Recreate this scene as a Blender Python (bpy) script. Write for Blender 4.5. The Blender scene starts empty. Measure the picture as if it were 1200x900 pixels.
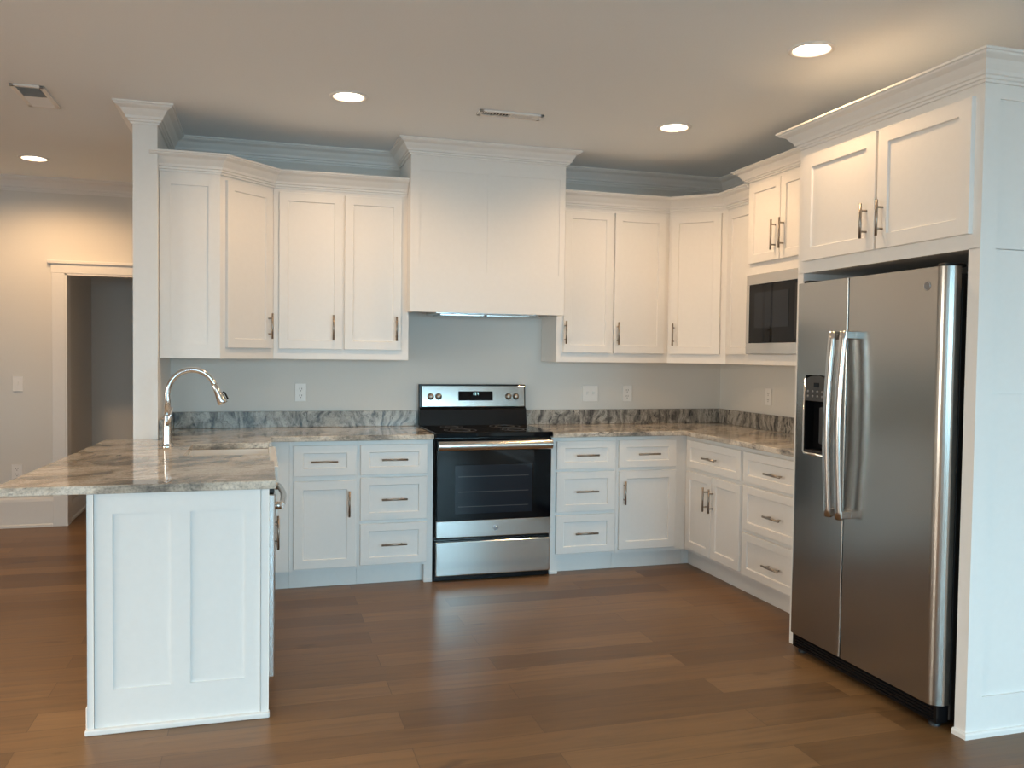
import bpy, bmesh, math
from mathutils import Vector, Matrix

S = bpy.context.scene
COL = S.collection
PI = math.pi

# ------------------------------------------------------------------ camera
F_PX, YAW, PITCH, ROLL = 997.5, 0.2870, -0.0335, 0.0126
CAM = Vector((-1.0237, -5.7818, 1.4116))


def camera():
    cy, sy = math.cos(YAW), math.sin(YAW)
    f = Vector((sy, cy, 0)); r = Vector((cy, -sy, 0)); u = Vector((0, 0, 1))
    c, s = math.cos(PITCH), math.sin(PITCH)
    f2 = f * c + u * s; u2 = u * c - f * s
    c, s = math.cos(ROLL), math.sin(ROLL)
    r3 = r * c + u2 * s; u3 = u2 * c - r * s
    m = Matrix.Identity(4)
    for i in range(3):
        m[i][0] = r3[i]; m[i][1] = u3[i]; m[i][2] = -f2[i]; m[i][3] = CAM[i]
    cd = bpy.data.cameras.new('camera'); co = bpy.data.objects.new('camera', cd)
    cd.sensor_fit = 'HORIZONTAL'; cd.sensor_width = 36.0; cd.lens = F_PX / 1200 * 36
    cd.clip_start = 0.05
    co.matrix_world = m; COL.objects.link(co); S.camera = co


camera()

# ------------------------------------------------------------------ light settings
EXPOSURE = 0.2
DAY = (0.46, 0.78, 0.98)
LAMP = (1.0, 0.605, 0.295)
SKY_STRENGTH = 0.5
REAR_WINDOW_W = 112.0
WINDOW_TILT = 44      # aims the rear daylight low, chosen to keep it off the wall cabinets
WINDOW_SPREAD = 124
LEFT_WINDOW_W = 95.0
DAY_LEFT = (1.0, 0.90, 0.78)
LEFT_WINDOWS = [(-6.4, -4.8, 0.35, 2.1), (-4.2, -2.6, 0.35, 2.1)]      # y0, y1, z0, z1
LAMP_W = 46.0
HZ = 2.755      # ceiling height

S.view_settings.view_transform = 'Standard'
S.view_settings.look = 'None'
S.view_settings.gamma = 1.0
S.view_settings.use_curve_mapping = False
S.view_settings.exposure = EXPOSURE
S.cycles.max_bounces = 10
S.cycles.diffuse_bounces = 6
S.cycles.glossy_bounces = 5
S.cycles.sample_clamp_indirect = 6.0
S.cycles.use_denoising = True

w = bpy.data.worlds.new('sky'); S.world = w; w.use_nodes = True
bg = w.node_tree.nodes['Background']
bg.inputs[0].default_value = (*DAY, 1); bg.inputs[1].default_value = SKY_STRENGTH

# window openings of the living room behind the camera (x0, x1, z0, z1) on the rear wall
Y_REAR = -8.2
X_LEFT = -5.6
X_RIGHT = 2.34
REAR_WINDOWS = [(-4.3, -2.5, 0.5, 2.1), (-1.9, -0.3, 0.08, 2.1), (0.45, 2.2, 0.08, 2.1)]
WINDOW_SHARE = [0.5, 0.72, 1.6]


def area(name, loc, rot, sx, sy, power, color):
    l = bpy.data.lights.new(name, 'AREA'); l.shape = 'RECTANGLE'; l.size = sx; l.size_y = sy
    l.energy = power; l.color = color
    o = bpy.data.objects.new(name, l); o.location = loc; o.rotation_euler = rot
    COL.objects.link(o)
    return o


for k, (x0, x1, z0, z1) in enumerate(REAR_WINDOWS):
    area('window_daylight', ((x0 + x1) / 2, Y_REAR - 0.9, (z0 + z1) / 2 + 0.3), (PI / 2 - math.radians(WINDOW_TILT), 0, 0), x1 - x0, z1 - z0,
         REAR_WINDOW_W * WINDOW_SHARE[k], DAY).data.spread = math.radians(WINDOW_SPREAD)

for y0, y1, z0, z1 in LEFT_WINDOWS:
    area('window_daylight', (X_LEFT - 0.7, (y0 + y1) / 2, (z0 + z1) / 2 + 0.2), (PI / 2 - math.radians(30), 0, -PI / 2), y1 - y0, z1 - z0,
         LEFT_WINDOW_W, DAY_LEFT).data.spread = math.radians(140)


# ------------------------------------------------------------------ materials
def mat(name, color, rough=0.5, metal=0.0, spec=0.5):
    m = bpy.data.materials.new(name); m.use_nodes = True
    b = m.node_tree.nodes['Principled BSDF']
    b.inputs['Base Color'].default_value = (*color, 1)
    b.inputs['Roughness'].default_value = rough
    b.inputs['Metallic'].default_value = metal
    b.inputs['Specular IOR Level'].default_value = spec
    return m


def nd(m, t, **kw):
    n = m.node_tree.nodes.new(t)
    for k, v in kw.items():
        setattr(n, k, v)
    return n


def lk(m, a, b):
    m.node_tree.links.new(a, b)


def ramp(m, stops, interp='LINEAR'):
    r = nd(m, 'ShaderNodeValToRGB'); cr = r.color_ramp; cr.interpolation = interp
    while len(cr.elements) > 1:
        cr.elements.remove(cr.elements[-1])
    cr.elements[0].position = stops[0][0]; cr.elements[0].color = (*stops[0][1], 1)
    for p, c in stops[1:]:
        e = cr.elements.new(p); e.color = (*c, 1)
    return r


def painted(name, color, rough, scale=90, bump=0.02, var=0.03):
    m = mat(name, color, rough)
    b = m.node_tree.nodes['Principled BSDF']
    g = nd(m, 'ShaderNodeNewGeometry')
    n = nd(m, 'ShaderNodeTexNoise'); n.inputs['Scale'].default_value = scale
    lk(m, g.outputs['Position'], n.inputs['Vector'])
    r = ramp(m, [(0.3, tuple(c * (1 - var) for c in color)), (0.7, tuple(min(1, c * (1 + var)) for c in color))])
    lk(m, n.outputs['Fac'], r.inputs['Fac']); lk(m, r.outputs['Color'], b.inputs['Base Color'])
    bp = nd(m, 'ShaderNodeBump'); bp.inputs['Strength'].default_value = bump; bp.inputs['Distance'].default_value = 0.01
    lk(m, n.outputs['Fac'], bp.inputs['Height']); lk(m, bp.outputs['Normal'], b.inputs['Normal'])
    return m


M = {}
M['cab'] = painted('cabinet_paint', (0.80, 0.795, 0.78), 0.38, 40, 0.004, 0.008)
M['trim'] = painted('trim_paint', (0.80, 0.795, 0.78), 0.4, 40, 0.004, 0.008)
M['wall'] = painted('wall_paint', (0.73, 0.72, 0.69), 0.75, 160, 0.03, 0.012)
M['ceil'] = painted('ceiling_paint', (0.85, 0.895, 0.93), 0.85, 160, 0.03, 0.012)
M['plate'] = painted('plate_plastic', (0.85, 0.84, 0.82), 0.4, 60, 0.0, 0.01)
M['slot'] = mat('slot_dark', (0.05, 0.05, 0.05), 0.6)
M['black'] = mat('black_enamel', (0.005, 0.005, 0.006), 0.2, 0, 0.3)
M['blackm'] = mat('black_plastic', (0.012, 0.012, 0.013), 0.5)
M['glass_b'] = mat('black_glass', (0.003, 0.0035, 0.005), 0.04, 0, 0.22)
M['win_b'] = mat('oven_window_glass', (0.008, 0.012, 0.02), 0.05, 0, 0.3)
M['grayp'] = mat('dark_grey_plastic', (0.05, 0.05, 0.05), 0.35)
M['chrome'] = mat('chrome', (0.72, 0.72, 0.72), 0.12, 1.0)
M['nickel'] = mat('brushed_nickel', (0.36, 0.32, 0.28), 0.32, 1.0)
M['steelb'] = mat('bright_steel', (0.62, 0.61, 0.60), 0.2, 1.0)
M['porcelain'] = mat('white_fireclay', (0.82, 0.81, 0.78), 0.12)
M['badge'] = mat('badge_grey', (0.25, 0.25, 0.26), 0.3, 0.8)
M['digit'] = mat('display_digits', (0.1, 0.5, 0.55), 0.4)
bd = M['digit'].node_tree.nodes['Principled BSDF']
bd.inputs['Emission Color'].default_value = (0.6, 0.95, 1, 1); bd.inputs['Emission Strength'].default_value = 1.2
M['lens'] = mat('lamp_lens', (1, 0.95, 0.85), 0.5)
bl = M['lens'].node_tree.nodes['Principled BSDF']
bl.inputs['Emission Color'].default_value = (1.0, 0.86, 0.66, 1); bl.inputs['Emission Strength'].default_value = 9.0


gp = bpy.data.materials.new('window_glass'); gp.use_nodes = True; M['pane'] = gp
_n = gp.node_tree.nodes; _n.remove(_n['Principled BSDF'])
_t = _n.new('ShaderNodeBsdfTransparent'); _g = _n.new('ShaderNodeBsdfGlossy'); _x = _n.new('ShaderNodeMixShader')
_t.inputs[0].default_value = (0.97, 0.985, 0.98, 1); _g.inputs['Roughness'].default_value = 0.02; _x.inputs[0].default_value = 0.06
gp.node_tree.links.new(_t.outputs[0], _x.inputs[1]); gp.node_tree.links.new(_g.outputs[0], _x.inputs[2])
gp.node_tree.links.new(_x.outputs[0], _n['Material Output'].inputs['Surface'])


def steel(name, color, rough, axis):
    m = mat(name, color, rough, 1.0)
    b = m.node_tree.nodes['Principled BSDF']
    g = nd(m, 'ShaderNodeNewGeometry'); mp = nd(m, 'ShaderNodeMapping')
    sc = [900, 900, 900]; sc[axis] = 6
    mp.inputs['Scale'].default_value = sc
    lk(m, g.outputs['Position'], mp.inputs['Vector'])
    n = nd(m, 'ShaderNodeTexNoise'); n.inputs['Scale'].default_value = 1.0
    lk(m, mp.outputs['Vector'], n.inputs['Vector'])
    mr = nd(m, 'ShaderNodeMapRange'); mr.inputs['To Min'].default_value = rough * 0.85; mr.inputs['To Max'].default_value = rough * 1.2
    lk(m, n.outputs['Fac'], mr.inputs['Value']); lk(m, mr.outputs['Result'], b.inputs['Roughness'])
    return m


M['steel'] = steel('fridge_steel', (0.44, 0.425, 0.40), 0.22, 1)
M['steelr'] = steel('range_steel', (0.60, 0.585, 0.56), 0.15, 0)


def granite(name, angle, vein, dark, tones, dark_lo, spec_scale=130):
    """streaked stone: warped noise drawn out along the vein direction, plus dark mineral clouds"""
    m = mat(name, (0.5, 0.45, 0.4), 0.09)
    b = m.node_tree.nodes['Principled BSDF']
    g = nd(m, 'ShaderNodeNewGeometry')
    mp = nd(m, 'ShaderNodeMapping'); mp.inputs['Rotation'].default_value = (0, 0, math.radians(angle))
    lk(m, g.outputs['Position'], mp.inputs['Vector'])
    wn = nd(m, 'ShaderNodeTexNoise'); wn.inputs['Scale'].default_value = 2.6; wn.inputs['Detail'].default_value = 4
    lk(m, mp.outputs['Vector'], wn.inputs['Vector'])
    vm = nd(m, 'ShaderNodeVectorMath', operation='MULTIPLY_ADD')
    vm.inputs[1].default_value = (0.45, 0.45, 0.08)
    lk(m, wn.outputs['Color'], vm.inputs[0]); lk(m, mp.outputs['Vector'], vm.inputs[2])

    def noise(scale, detail, rough=0.6):
        st = nd(m, 'ShaderNodeMapping'); st.inputs['Scale'].default_value = scale
        lk(m, vm.outputs['Vector'], st.inputs['Vector'])
        n = nd(m, 'ShaderNodeTexNoise'); n.inputs['Scale'].default_value = 1.0; n.inputs['Detail'].default_value = detail; n.inputs['Roughness'].default_value = rough
        lk(m, st.outputs['Vector'], n.inputs['Vector'])
        return n
    n1 = noise(vein, 8, 0.64)
    r1 = ramp(m, tones)
    lk(m, n1.outputs['Fac'], r1.inputs['Fac'])
    sp = nd(m, 'ShaderNodeTexNoise'); sp.inputs['Scale'].default_value = spec_scale; sp.inputs['Detail'].default_value = 3
    lk(m, g.outputs['Position'], sp.inputs['Vector'])
    rs = ramp(m, [(0.3, (0.6, 0.6, 0.6)), (0.5, (0.98, 0.98, 0.98)), (0.72, (1.2, 1.18, 1.15))])
    lk(m, sp.outputs['Fac'], rs.inputs['Fac'])
    mx = nd(m, 'ShaderNodeMix', data_type='RGBA', blend_type='MULTIPLY'); mx.inputs['Factor'].default_value = 0.8
    lk(m, r1.outputs['Color'], mx.inputs['A']); lk(m, rs.outputs['Color'], mx.inputs['B'])
    n2 = noise(dark, 6, 0.62)
    r2 = ramp(m, [(dark_lo, (0, 0, 0)), (dark_lo + 0.10, (0.85, 0.85, 0.85))])
    lk(m, n2.outputs['Fac'], r2.inputs['Fac'])
    m2 = nd(m, 'ShaderNodeMix', data_type='RGBA'); m2.inputs['B'].default_value = (0.05, 0.052, 0.055, 1)
    lk(m, r2.outputs['Color'], m2.inputs['Factor']); lk(m, mx.outputs['Result'], m2.inputs['A'])
    lk(m, m2.outputs['Result'], b.inputs['Base Color'])
    return m


M['granite'] = granite('brown_grey_granite', -40, (2.4, 6.0, 9.0), (4.0, 13, 20), [
    (0.30, (0.12, 0.118, 0.115)), (0.39, (0.30, 0.275, 0.24)), (0.46, (0.48, 0.43, 0.365)), (0.53, (0.66, 0.60, 0.52)),
    (0.61, (0.74, 0.70, 0.63)), (0.67, (0.42, 0.38, 0.33)), (0.76, (0.68, 0.65, 0.60))], 0.575)
M['granite_splash'] = granite('grey_brown_granite', 20, (22, 22, 2.2), (38, 38, 4.5), [
    (0.30, (0.05, 0.05, 0.05)), (0.40, (0.16, 0.15, 0.14)), (0.48, (0.30, 0.28, 0.25)), (0.56, (0.44, 0.41, 0.365)),
    (0.64, (0.52, 0.49, 0.45)), (0.72, (0.22, 0.20, 0.18))], 0.545)


bs_ = M['granite_splash'].node_tree.nodes['Principled BSDF']
bs_.inputs['Roughness'].default_value = 0.22; bs_.inputs['Specular IOR Level'].default_value = 0.3


def wood_floor():
    m = mat('wood_planks', (0.2, 0.12, 0.07), 0.35, 0, 0.38)
    b = m.node_tree.nodes['Principled BSDF']
    g = nd(m, 'ShaderNodeNewGeometry')
    br = nd(m, 'ShaderNodeTexBrick'); br.offset = 0.37; br.offset_frequency = 2; br.squash = 1.0
    br.inputs['Scale'].default_value = 1.0
    br.inputs['Brick Width'].default_value = 1.35; br.inputs['Row Height'].default_value = 0.165
    br.inputs['Mortar Size'].default_value = 0.0012; br.inputs['Mortar Smooth'].default_value = 0.2; br.inputs['Bias'].default_value = 0.0
    br.inputs['Color1'].default_value = (0, 0, 0, 1); br.inputs['Color2'].default_value = (1, 1, 1, 1); br.inputs['Mortar'].default_value = (0.35, 0.35, 0.35, 1)
    lk(m, g.outputs['Position'], br.inputs['Vector'])
    tone = ramp(m, [(0.0, (0.128, 0.066, 0.026)), (0.35, (0.166, 0.088, 0.035)), (0.7, (0.188, 0.102, 0.042)), (1.0, (0.228, 0.126, 0.053))])
    lk(m, br.outputs['Color'], tone.inputs['Fac'])
    mp = nd(m, 'ShaderNodeMapping'); mp.inputs['Scale'].default_value = (1.4, 17, 1)
    lk(m, g.outputs['Position'], mp.inputs['Vector'])
    off = nd(m, 'ShaderNodeVectorMath', operation='MULTIPLY_ADD'); off.inputs[1].default_value = (7, 3, 0)
    lk(m, br.outputs['Color'], off.inputs[0]); lk(m, mp.outputs['Vector'], off.inputs[2])
    n = nd(m, 'ShaderNodeTexNoise'); n.inputs['Scale'].default_value = 1.6; n.inputs['Detail'].default_value = 8; n.inputs['Roughness'].default_value = 0.6; n.inputs['Distortion'].default_value = 0.5
    lk(m, off.outputs['Vector'], n.inputs['Vector'])
    gr = ramp(m, [(0.25, (0.62, 0.58, 0.54)), (0.5, (1, 1, 1)), (0.75, (1.28, 1.27, 1.25))])
    lk(m, n.outputs['Fac'], gr.inputs['Fac'])
    mx = nd(m, 'ShaderNodeMix', data_type='RGBA', blend_type='MULTIPLY'); mx.inputs['Factor'].default_value = 0.8
    lk(m, tone.outputs['Color'], mx.inputs['A']); lk(m, gr.outputs['Color'], mx.inputs['B'])
    # knots
    kn = nd(m, 'ShaderNodeMapping'); kn.inputs['Scale'].default_value = (2.2, 6, 1)
    lk(m, g.outputs['Position'], kn.inputs['Vector'])
    vo = nd(m, 'ShaderNodeTexNoise'); vo.inputs['Scale'].default_value = 1.5; vo.inputs['Detail'].default_value = 2
    lk(m, kn.outputs['Vector'], vo.inputs['Vector'])
    kr = ramp(m, [(0.66, (1, 1, 1)), (0.74, (0.55, 0.5, 0.46))])
    lk(m, vo.outputs['Fac'], kr.inputs['Fac'])
    m3 = nd(m, 'ShaderNodeMix', data_type='RGBA', blend_type='MULTIPLY'); m3.inputs['Factor'].default_value = 0.7
    lk(m, mx.outputs['Result'], m3.inputs['A']); lk(m, kr.outputs['Color'], m3.inputs['B'])
    # dark joints
    m4 = nd(m, 'ShaderNodeMix', data_type='RGBA'); m4.inputs['B'].default_value = (0.05, 0.028, 0.015, 1)
    jf = nd(m, 'ShaderNodeMath', operation='MULTIPLY'); jf.inputs[1].default_value = 0.7
    lk(m, br.outputs['Fac'], jf.inputs[0]); lk(m, jf.outputs[0], m4.inputs['Factor'])
    lk(m, m3.outputs['Result'], m4.inputs['A'])
    lk(m, m4.outputs['Result'], b.inputs['Base Color'])
    rr = nd(m, 'ShaderNodeMapRange'); rr.inputs['To Min'].default_value = 0.3; rr.inputs['To Max'].default_value = 0.46
    lk(m, n.outputs['Fac'], rr.inputs['Value']); lk(m, rr.outputs['Result'], b.inputs['Roughness'])
    bp = nd(m, 'ShaderNodeBump'); bp.inputs['Strength'].default_value = 0.12; bp.inputs['Distance'].default_value = 0.004
    lk(m, n.outputs['Fac'], bp.inputs['Height']); lk(m, bp.outputs['Normal'], b.inputs['Normal'])
    return m


M['floor'] = wood_floor()


# ------------------------------------------------------------------ mesh helpers
class MB:
    def __init__(s):
        s.bm = bmesh.new()

    def box(s, x0, x1, y0, y1, z0, z1, bev=0.0, seg=2):
        t = bmesh.new()
        bmesh.ops.create_cube(t, size=1.0)
        for v in t.verts:
            v.co = Vector(((x0 + x1) / 2 + v.co.x * (x1 - x0), (y0 + y1) / 2 + v.co.y * (y1 - y0), (z0 + z1) / 2 + v.co.z * (z1 - z0)))
        if bev:
            bmesh.ops.bevel(t, geom=t.edges[:], offset=bev, segments=seg, profile=0.5, affect='EDGES')
        s.add(t)
        return s

    def add(s, t):
        bmesh.ops.recalc_face_normals(t, faces=t.faces[:])
        me = bpy.data.meshes.new('tmp'); t.to_mesh(me); t.free()
        s.bm.from_mesh(me); bpy.data.meshes.remove(me)

    def tube(s, pts, rad, seg=12, cap=True):
        """round tube through pts; rad is a number or a list"""
        t = bmesh.new(); pts = [Vector(p) for p in pts]; n = len(pts)
        rad = rad if isinstance(rad, (list, tuple)) else [rad] * n
        rings = []; ref = None
        for i, p in enumerate(pts):
            d = (pts[min(i + 1, n - 1)] - pts[max(i - 1, 0)]).normalized()
            if ref is None:
                ref = Vector((0, 0, 1)) if abs(d.z) < 0.9 else Vector((1, 0, 0))
            a = (ref - d * ref.dot(d)).normalized(); ref = a; b = d.cross(a)
            rings.append([t.verts.new(p + (a * math.cos(2 * PI * k / seg) + b * math.sin(2 * PI * k / seg)) * rad[i]) for k in range(seg)])
        for i in range(n - 1):
            for k in range(seg):
                f = t.faces.new((rings[i][k], rings[i][(k + 1) % seg], rings[i + 1][(k + 1) % seg], rings[i + 1][k])); f.smooth = True
        if cap:
            t.faces.new(rings[0]); t.faces.new(rings[-1])
        s.add(t)
        return s

    def prism(s, poly, z0, z1, bev=0.0, seg=2):
        t = bmesh.new()
        a = [t.verts.new((x, y, z0)) for x, y in poly]; b = [t.verts.new((x, y, z1)) for x, y in poly]
        t.faces.new(a); t.faces.new(b); n = len(poly)
        for i in range(n):
            t.faces.new((a[i], a[(i + 1) % n], b[(i + 1) % n], b[i]))
        if bev:
            bmesh.ops.recalc_face_normals(t, faces=t.faces[:])
            bmesh.ops.bevel(t, geom=t.edges[:], offset=bev, segments=seg, profile=0.5, affect='EDGES')
        s.add(t)
        return s

    def extrude_x(s, poly, x0, x1, bev=0.0):
        """poly of (y,z) extruded along x"""
        t = bmesh.new()
        a = [t.verts.new((x0, y, z)) for y, z in poly]; b = [t.verts.new((x1, y, z)) for y, z in poly]
        t.faces.new(a); t.faces.new(b); n = len(poly)
        for i in range(n):
            t.faces.new((a[i], a[(i + 1) % n], b[(i + 1) % n], b[i]))
        if bev:
            bmesh.ops.recalc_face_normals(t, faces=t.faces[:])
            bmesh.ops.bevel(t, geom=t.edges[:], offset=bev, segments=2, profile=0.5, affect='EDGES')
        s.add(t)
        return s

    def shaker(s, O, U, N, w, h, t=0.02, rail=0.057, rec=0.009, railz=None):
        """five-piece door: O bottom-left at the back, U across, N outward"""
        O = Vector(O); U = Vector(U).normalized(); N = Vector(N).normalized(); Zv = Vector((0, 0, 1))
        rz = railz or rail
        tb = bmesh.new()

        def ring(iu, iz, n):
            return [tb.verts.new(O + U * a + Zv * b + N * n) for a, b in ((iu, iz), (w - iu, iz), (w - iu, h - iz), (iu, h - iz))]
        e = 0.0018
        rs = [ring(0, 0, 0), ring(0, 0, t - e), ring(e, e, t), ring(rail, rz, t), ring(rail + 0.004, rz + 0.004, t - rec)]
        for a, b in zip(rs, rs[1:]):
            for i in range(4):
                tb.faces.new((a[i], a[(i + 1) % 4], b[(i + 1) % 4], b[i]))
        tb.faces.new(rs[0]); tb.faces.new(rs[-1])
        s.add(tb)
        return s

    def obox(s, O, U, N, u0, u1, n0, n1, z0, z1, bev=0.0):
        """box in a door frame of reference"""
        O = Vector(O); U = Vector(U).normalized(); N = Vector(N).normalized()
        t = bmesh.new(); bmesh.ops.create_cube(t, size=1.0)
        for v in t.verts:
            a = (u0 + u1) / 2 + v.co.x * (u1 - u0); n = (n0 + n1) / 2 + v.co.y * (n1 - n0); z = (z0 + z1) / 2 + v.co.z * (z1 - z0)
            v.co = O + U * a + N * n + Vector((0, 0, z))
        if bev:
            bmesh.ops.bevel(t, geom=t.edges[:], offset=bev, segments=2, profile=0.5, affect='EDGES')
        s.add(t)
        return s

    def sweep(s, prof, path, side=1, closed=False):
        """mitred moulding: prof of (out, z) along a plan path; side=+1 pushes out to the right of travel"""
        t = bmesh.new(); P = [Vector((x, y)) for x, y in path]; n = len(P); offs = []
        for i in range(n):
            def nrm(a, b):
                d = (b - a).normalized(); return Vector((d.y, -d.x)) * side
            if closed:
                n0 = nrm(P[i - 1], P[i]); n1 = nrm(P[i], P[(i + 1) % n])
            else:
                n0 = nrm(P[max(i - 1, 0)], P[max(i, 1)]); n1 = nrm(P[min(i, n - 2)], P[min(i + 1, n - 1)])
            m = (n0 + n1).normalized(); offs.append(m / max(0.2, m.dot(n0)))
        rings = [[t.verts.new((P[i].x + offs[i].x * o, P[i].y + offs[i].y * o, z)) for o, z in prof] for i in range(n)]
        k = len(prof)
        for i in range(n if closed else n - 1):
            a, b = rings[i], rings[(i + 1) % n]
            for j in range(k):
                t.faces.new((a[j], a[(j + 1) % k], b[(j + 1) % k], b[j]))
        if not closed:
            t.faces.new(rings[0]); t.faces.new(rings[-1])
        s.add(t)
        return s

    def lathe(s, c, axis, prof, seg=24):
        """prof of (r, h) turned about axis through c"""
        c = Vector(c); ax = Vector(axis).normalized()
        a = ax.orthogonal().normalized(); b = ax.cross(a); t = bmesh.new(); rings = []
        for r, h in prof:
            rings.append([t.verts.new(c + ax * h + (a * math.cos(2 * PI * k / seg) + b * math.sin(2 * PI * k / seg)) * max(r, 1e-5)) for k in range(seg)])
        for p, q in zip(rings, rings[1:]):
            for k in range(seg):
                f = t.faces.new((p[k], p[(k + 1) % seg], q[(k + 1) % seg], q[k])); f.smooth = True
        bmesh.ops.remove_doubles(t, verts=t.verts[:], dist=2e-5)
        s.add(t)
        return s

    def build(s, name, material, parent=None, **props):
        return link(name, s.mesh(name, material), parent, **props)

    def mesh(s, name, material):
        me = bpy.data.meshes.new(name); s.bm.to_mesh(me); s.bm.free()
        me.materials.append(M[material])
        return me


WL = {}   # world location of every built object, so children can be placed relative to it


def link(name, me, parent=None, at=None, rot=None, **props):
    """link a mesh whose vertices are in world space, with its origin moved to its own centre"""
    if at is None:
        xs = [v.co for v in me.vertices]
        c = Vector([(min(v[i] for v in xs) + max(v[i] for v in xs)) / 2 for i in range(3)])
        c.z = min(v.z for v in xs)
        me.transform(Matrix.Translation(-c))
    else:
        c = Vector(at)
    o = bpy.data.objects.new(name, me); COL.objects.link(o)
    if parent is not None:
        o.parent = parent; o.location = c - WL[parent.name]
    else:
        o.location = c
    if rot:
        o.rotation_euler = rot
    WL[o.name] = c
    for k, v in props.items():
        o[k] = v
    return o


def thing(name, loc, label, category, group=None):
    o = bpy.data.objects.new(name, None); o.empty_display_size = 0.1; o.location = loc
    COL.objects.link(o); o['label'] = label; o['category'] = category
    if group:
        o['group'] = group
    WL[o.name] = Vector(loc)
    return o


def struct(name, mb, material):
    return mb.build(name, material, None, kind='structure')


# bar pulls: one mesh per orientation, shared by every copy
def pull_mesh(length, vertical, nx, ny):
    """bar pull with two posts; outward direction (nx, ny); origin on the door face"""
    m = MB(); N = Vector((nx, ny, 0)).normalized(); D = Vector((0, 0, 1)) if vertical else Vector((-N.y, N.x, 0))
    c = N * 0.032
    m.tube([c - D * length / 2, c + D * length / 2], 0.0062, 12)
    for sgn in (-1, 1):
        q = D * sgn * (length / 2 - 0.03)
        m.tube([q, q + N * 0.032], 0.0045, 10)
    return m.mesh('pull', 'nickel')


PULLS = {}


def pull(parent, loc, nx, ny, vertical, length=0.155, name='handle'):
    key = (length, vertical, round(nx, 2), round(ny, 2))
    if key not in PULLS:
        PULLS[key] = pull_mesh(length, vertical, nx, ny)
    return link(name, PULLS[key], parent, at=loc)


# ------------------------------------------------------------------ the room
TOP, BOT = 0.921, 0.889      # countertop
Y_FAR = 1.75                 # hall wall left of the kitchen
X_HALL = -2.52
LIGHTS = [(-0.586, -1.22), (1.286, -1.234), (1.263, -2.559), (-2.556, 0.955)]
FILL_LIGHTS = [ (-3.9, -2.0), (-3.9, -4.2), (-3.9, -6.6), (-1.4, -6.6), (0.9, -6.6)]  # unseen lamps, added so their bounce brightens the ceiling

floor = MB().box(X_LEFT - 0.12, X_RIGHT + 0.12, Y_REAR - 0.12, 3.2, -0.1, 0.0)
struct('floor', floor, 'floor')


def ceiling_mesh():
    """slab with a round hole for every downlight"""
    m = MB(); t = bmesh.new(); R = 0.079; H = 0.2
    holes = LIGHTS + FILL_LIGHTS
    xs = sorted({X_LEFT - 0.12, X_RIGHT + 0.12} | {x + d for x, y in holes for d in (-H, H)})
    ys = sorted({Y_REAR - 0.12, 3.2} | {y + d for x, y in holes for d in (-H, H)})
    for i in range(len(xs) - 1):
        for j in range(len(ys) - 1):
            cx, cyy = (xs[i] + xs[i + 1]) / 2, (ys[j] + ys[j + 1]) / 2
            if any(abs(cx - x) < H and abs(cyy - y) < H for x, y in holes):
                continue
            t.faces.new([t.verts.new((a, b, HZ)) for a, b in ((xs[i], ys[j]), (xs[i + 1], ys[j]), (xs[i + 1], ys[j + 1]), (xs[i], ys[j + 1]))])
    n = 48
    for x, y in holes:
        # cells cut by other lines are covered by one square with a hole
        out = []; inn = []
        for k in range(n):
            a = 2 * PI * k / n; c, s_ = math.cos(a), math.sin(a); q = H / max(abs(c), abs(s_))
            out.append(t.verts.new((x + c * q, y + s_ * q, HZ))); inn.append(t.verts.new((x + c * R, y + s_ * R, HZ)))
        for k in range(n):
            t.faces.new((out[k], out[(k + 1) % n], inn[(k + 1) % n], inn[k]))
    for f in t.faces:
        if f.normal.z > 0:
            f.normal_flip()
    t.normal_update()
    for f in t.faces:
        if f.normal.z > 0:
            f.normal_flip()
    me = bpy.data.meshes.new('tmp'); t.to_mesh(me); t.free(); m.bm.from_mesh(me); bpy.data.meshes.remove(me)
    # top skin that closes the slab
    m.box(X_LEFT - 0.12, X_RIGHT + 0.12, Y_REAR - 0.12, 3.2, HZ + 0.12, HZ + 0.2)
    return m


struct('ceiling', ceiling_mesh(), 'ceil')
struct('wall_back', MB().box(-1.70, X_RIGHT + 0.12, 0.0, 0.12, 0, HZ + 0.12), 'wall')
struct('wall_right', MB().box(X_RIGHT, X_RIGHT + 0.12, Y_REAR, 0.0, 0, HZ + 0.12), 'wall')
# far hall wall with a doorway
DX0, DX1, DZ = X_HALL, -1.66, 2.02
wf = MB().box(X_LEFT, DX0, Y_FAR, Y_FAR + 0.11, 0, HZ + 0.12).box(DX0, DX1, Y_FAR, Y_FAR + 0.11, DZ, HZ + 0.12).box(DX1, -1.0, Y_FAR, Y_FAR + 0.11, 0, HZ + 0.12)
struct('wall_far', wf, 'wall')
wl = MB(); py_ = Y_REAR
for y0, y1, z0, z1 in LEFT_WINDOWS:
    wl.box(X_LEFT - 0.12, X_LEFT, py_, y0, 0, HZ + 0.12).box(X_LEFT - 0.12, X_LEFT, y0, y1, 0, z0).box(X_LEFT - 0.12, X_LEFT, y0, y1, z1, HZ + 0.12)
    py_ = y1
wl.box(X_LEFT - 0.12, X_LEFT, py_, Y_FAR + 0.11, 0, HZ + 0.12)
struct('wall_left', wl, 'wall')
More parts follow.
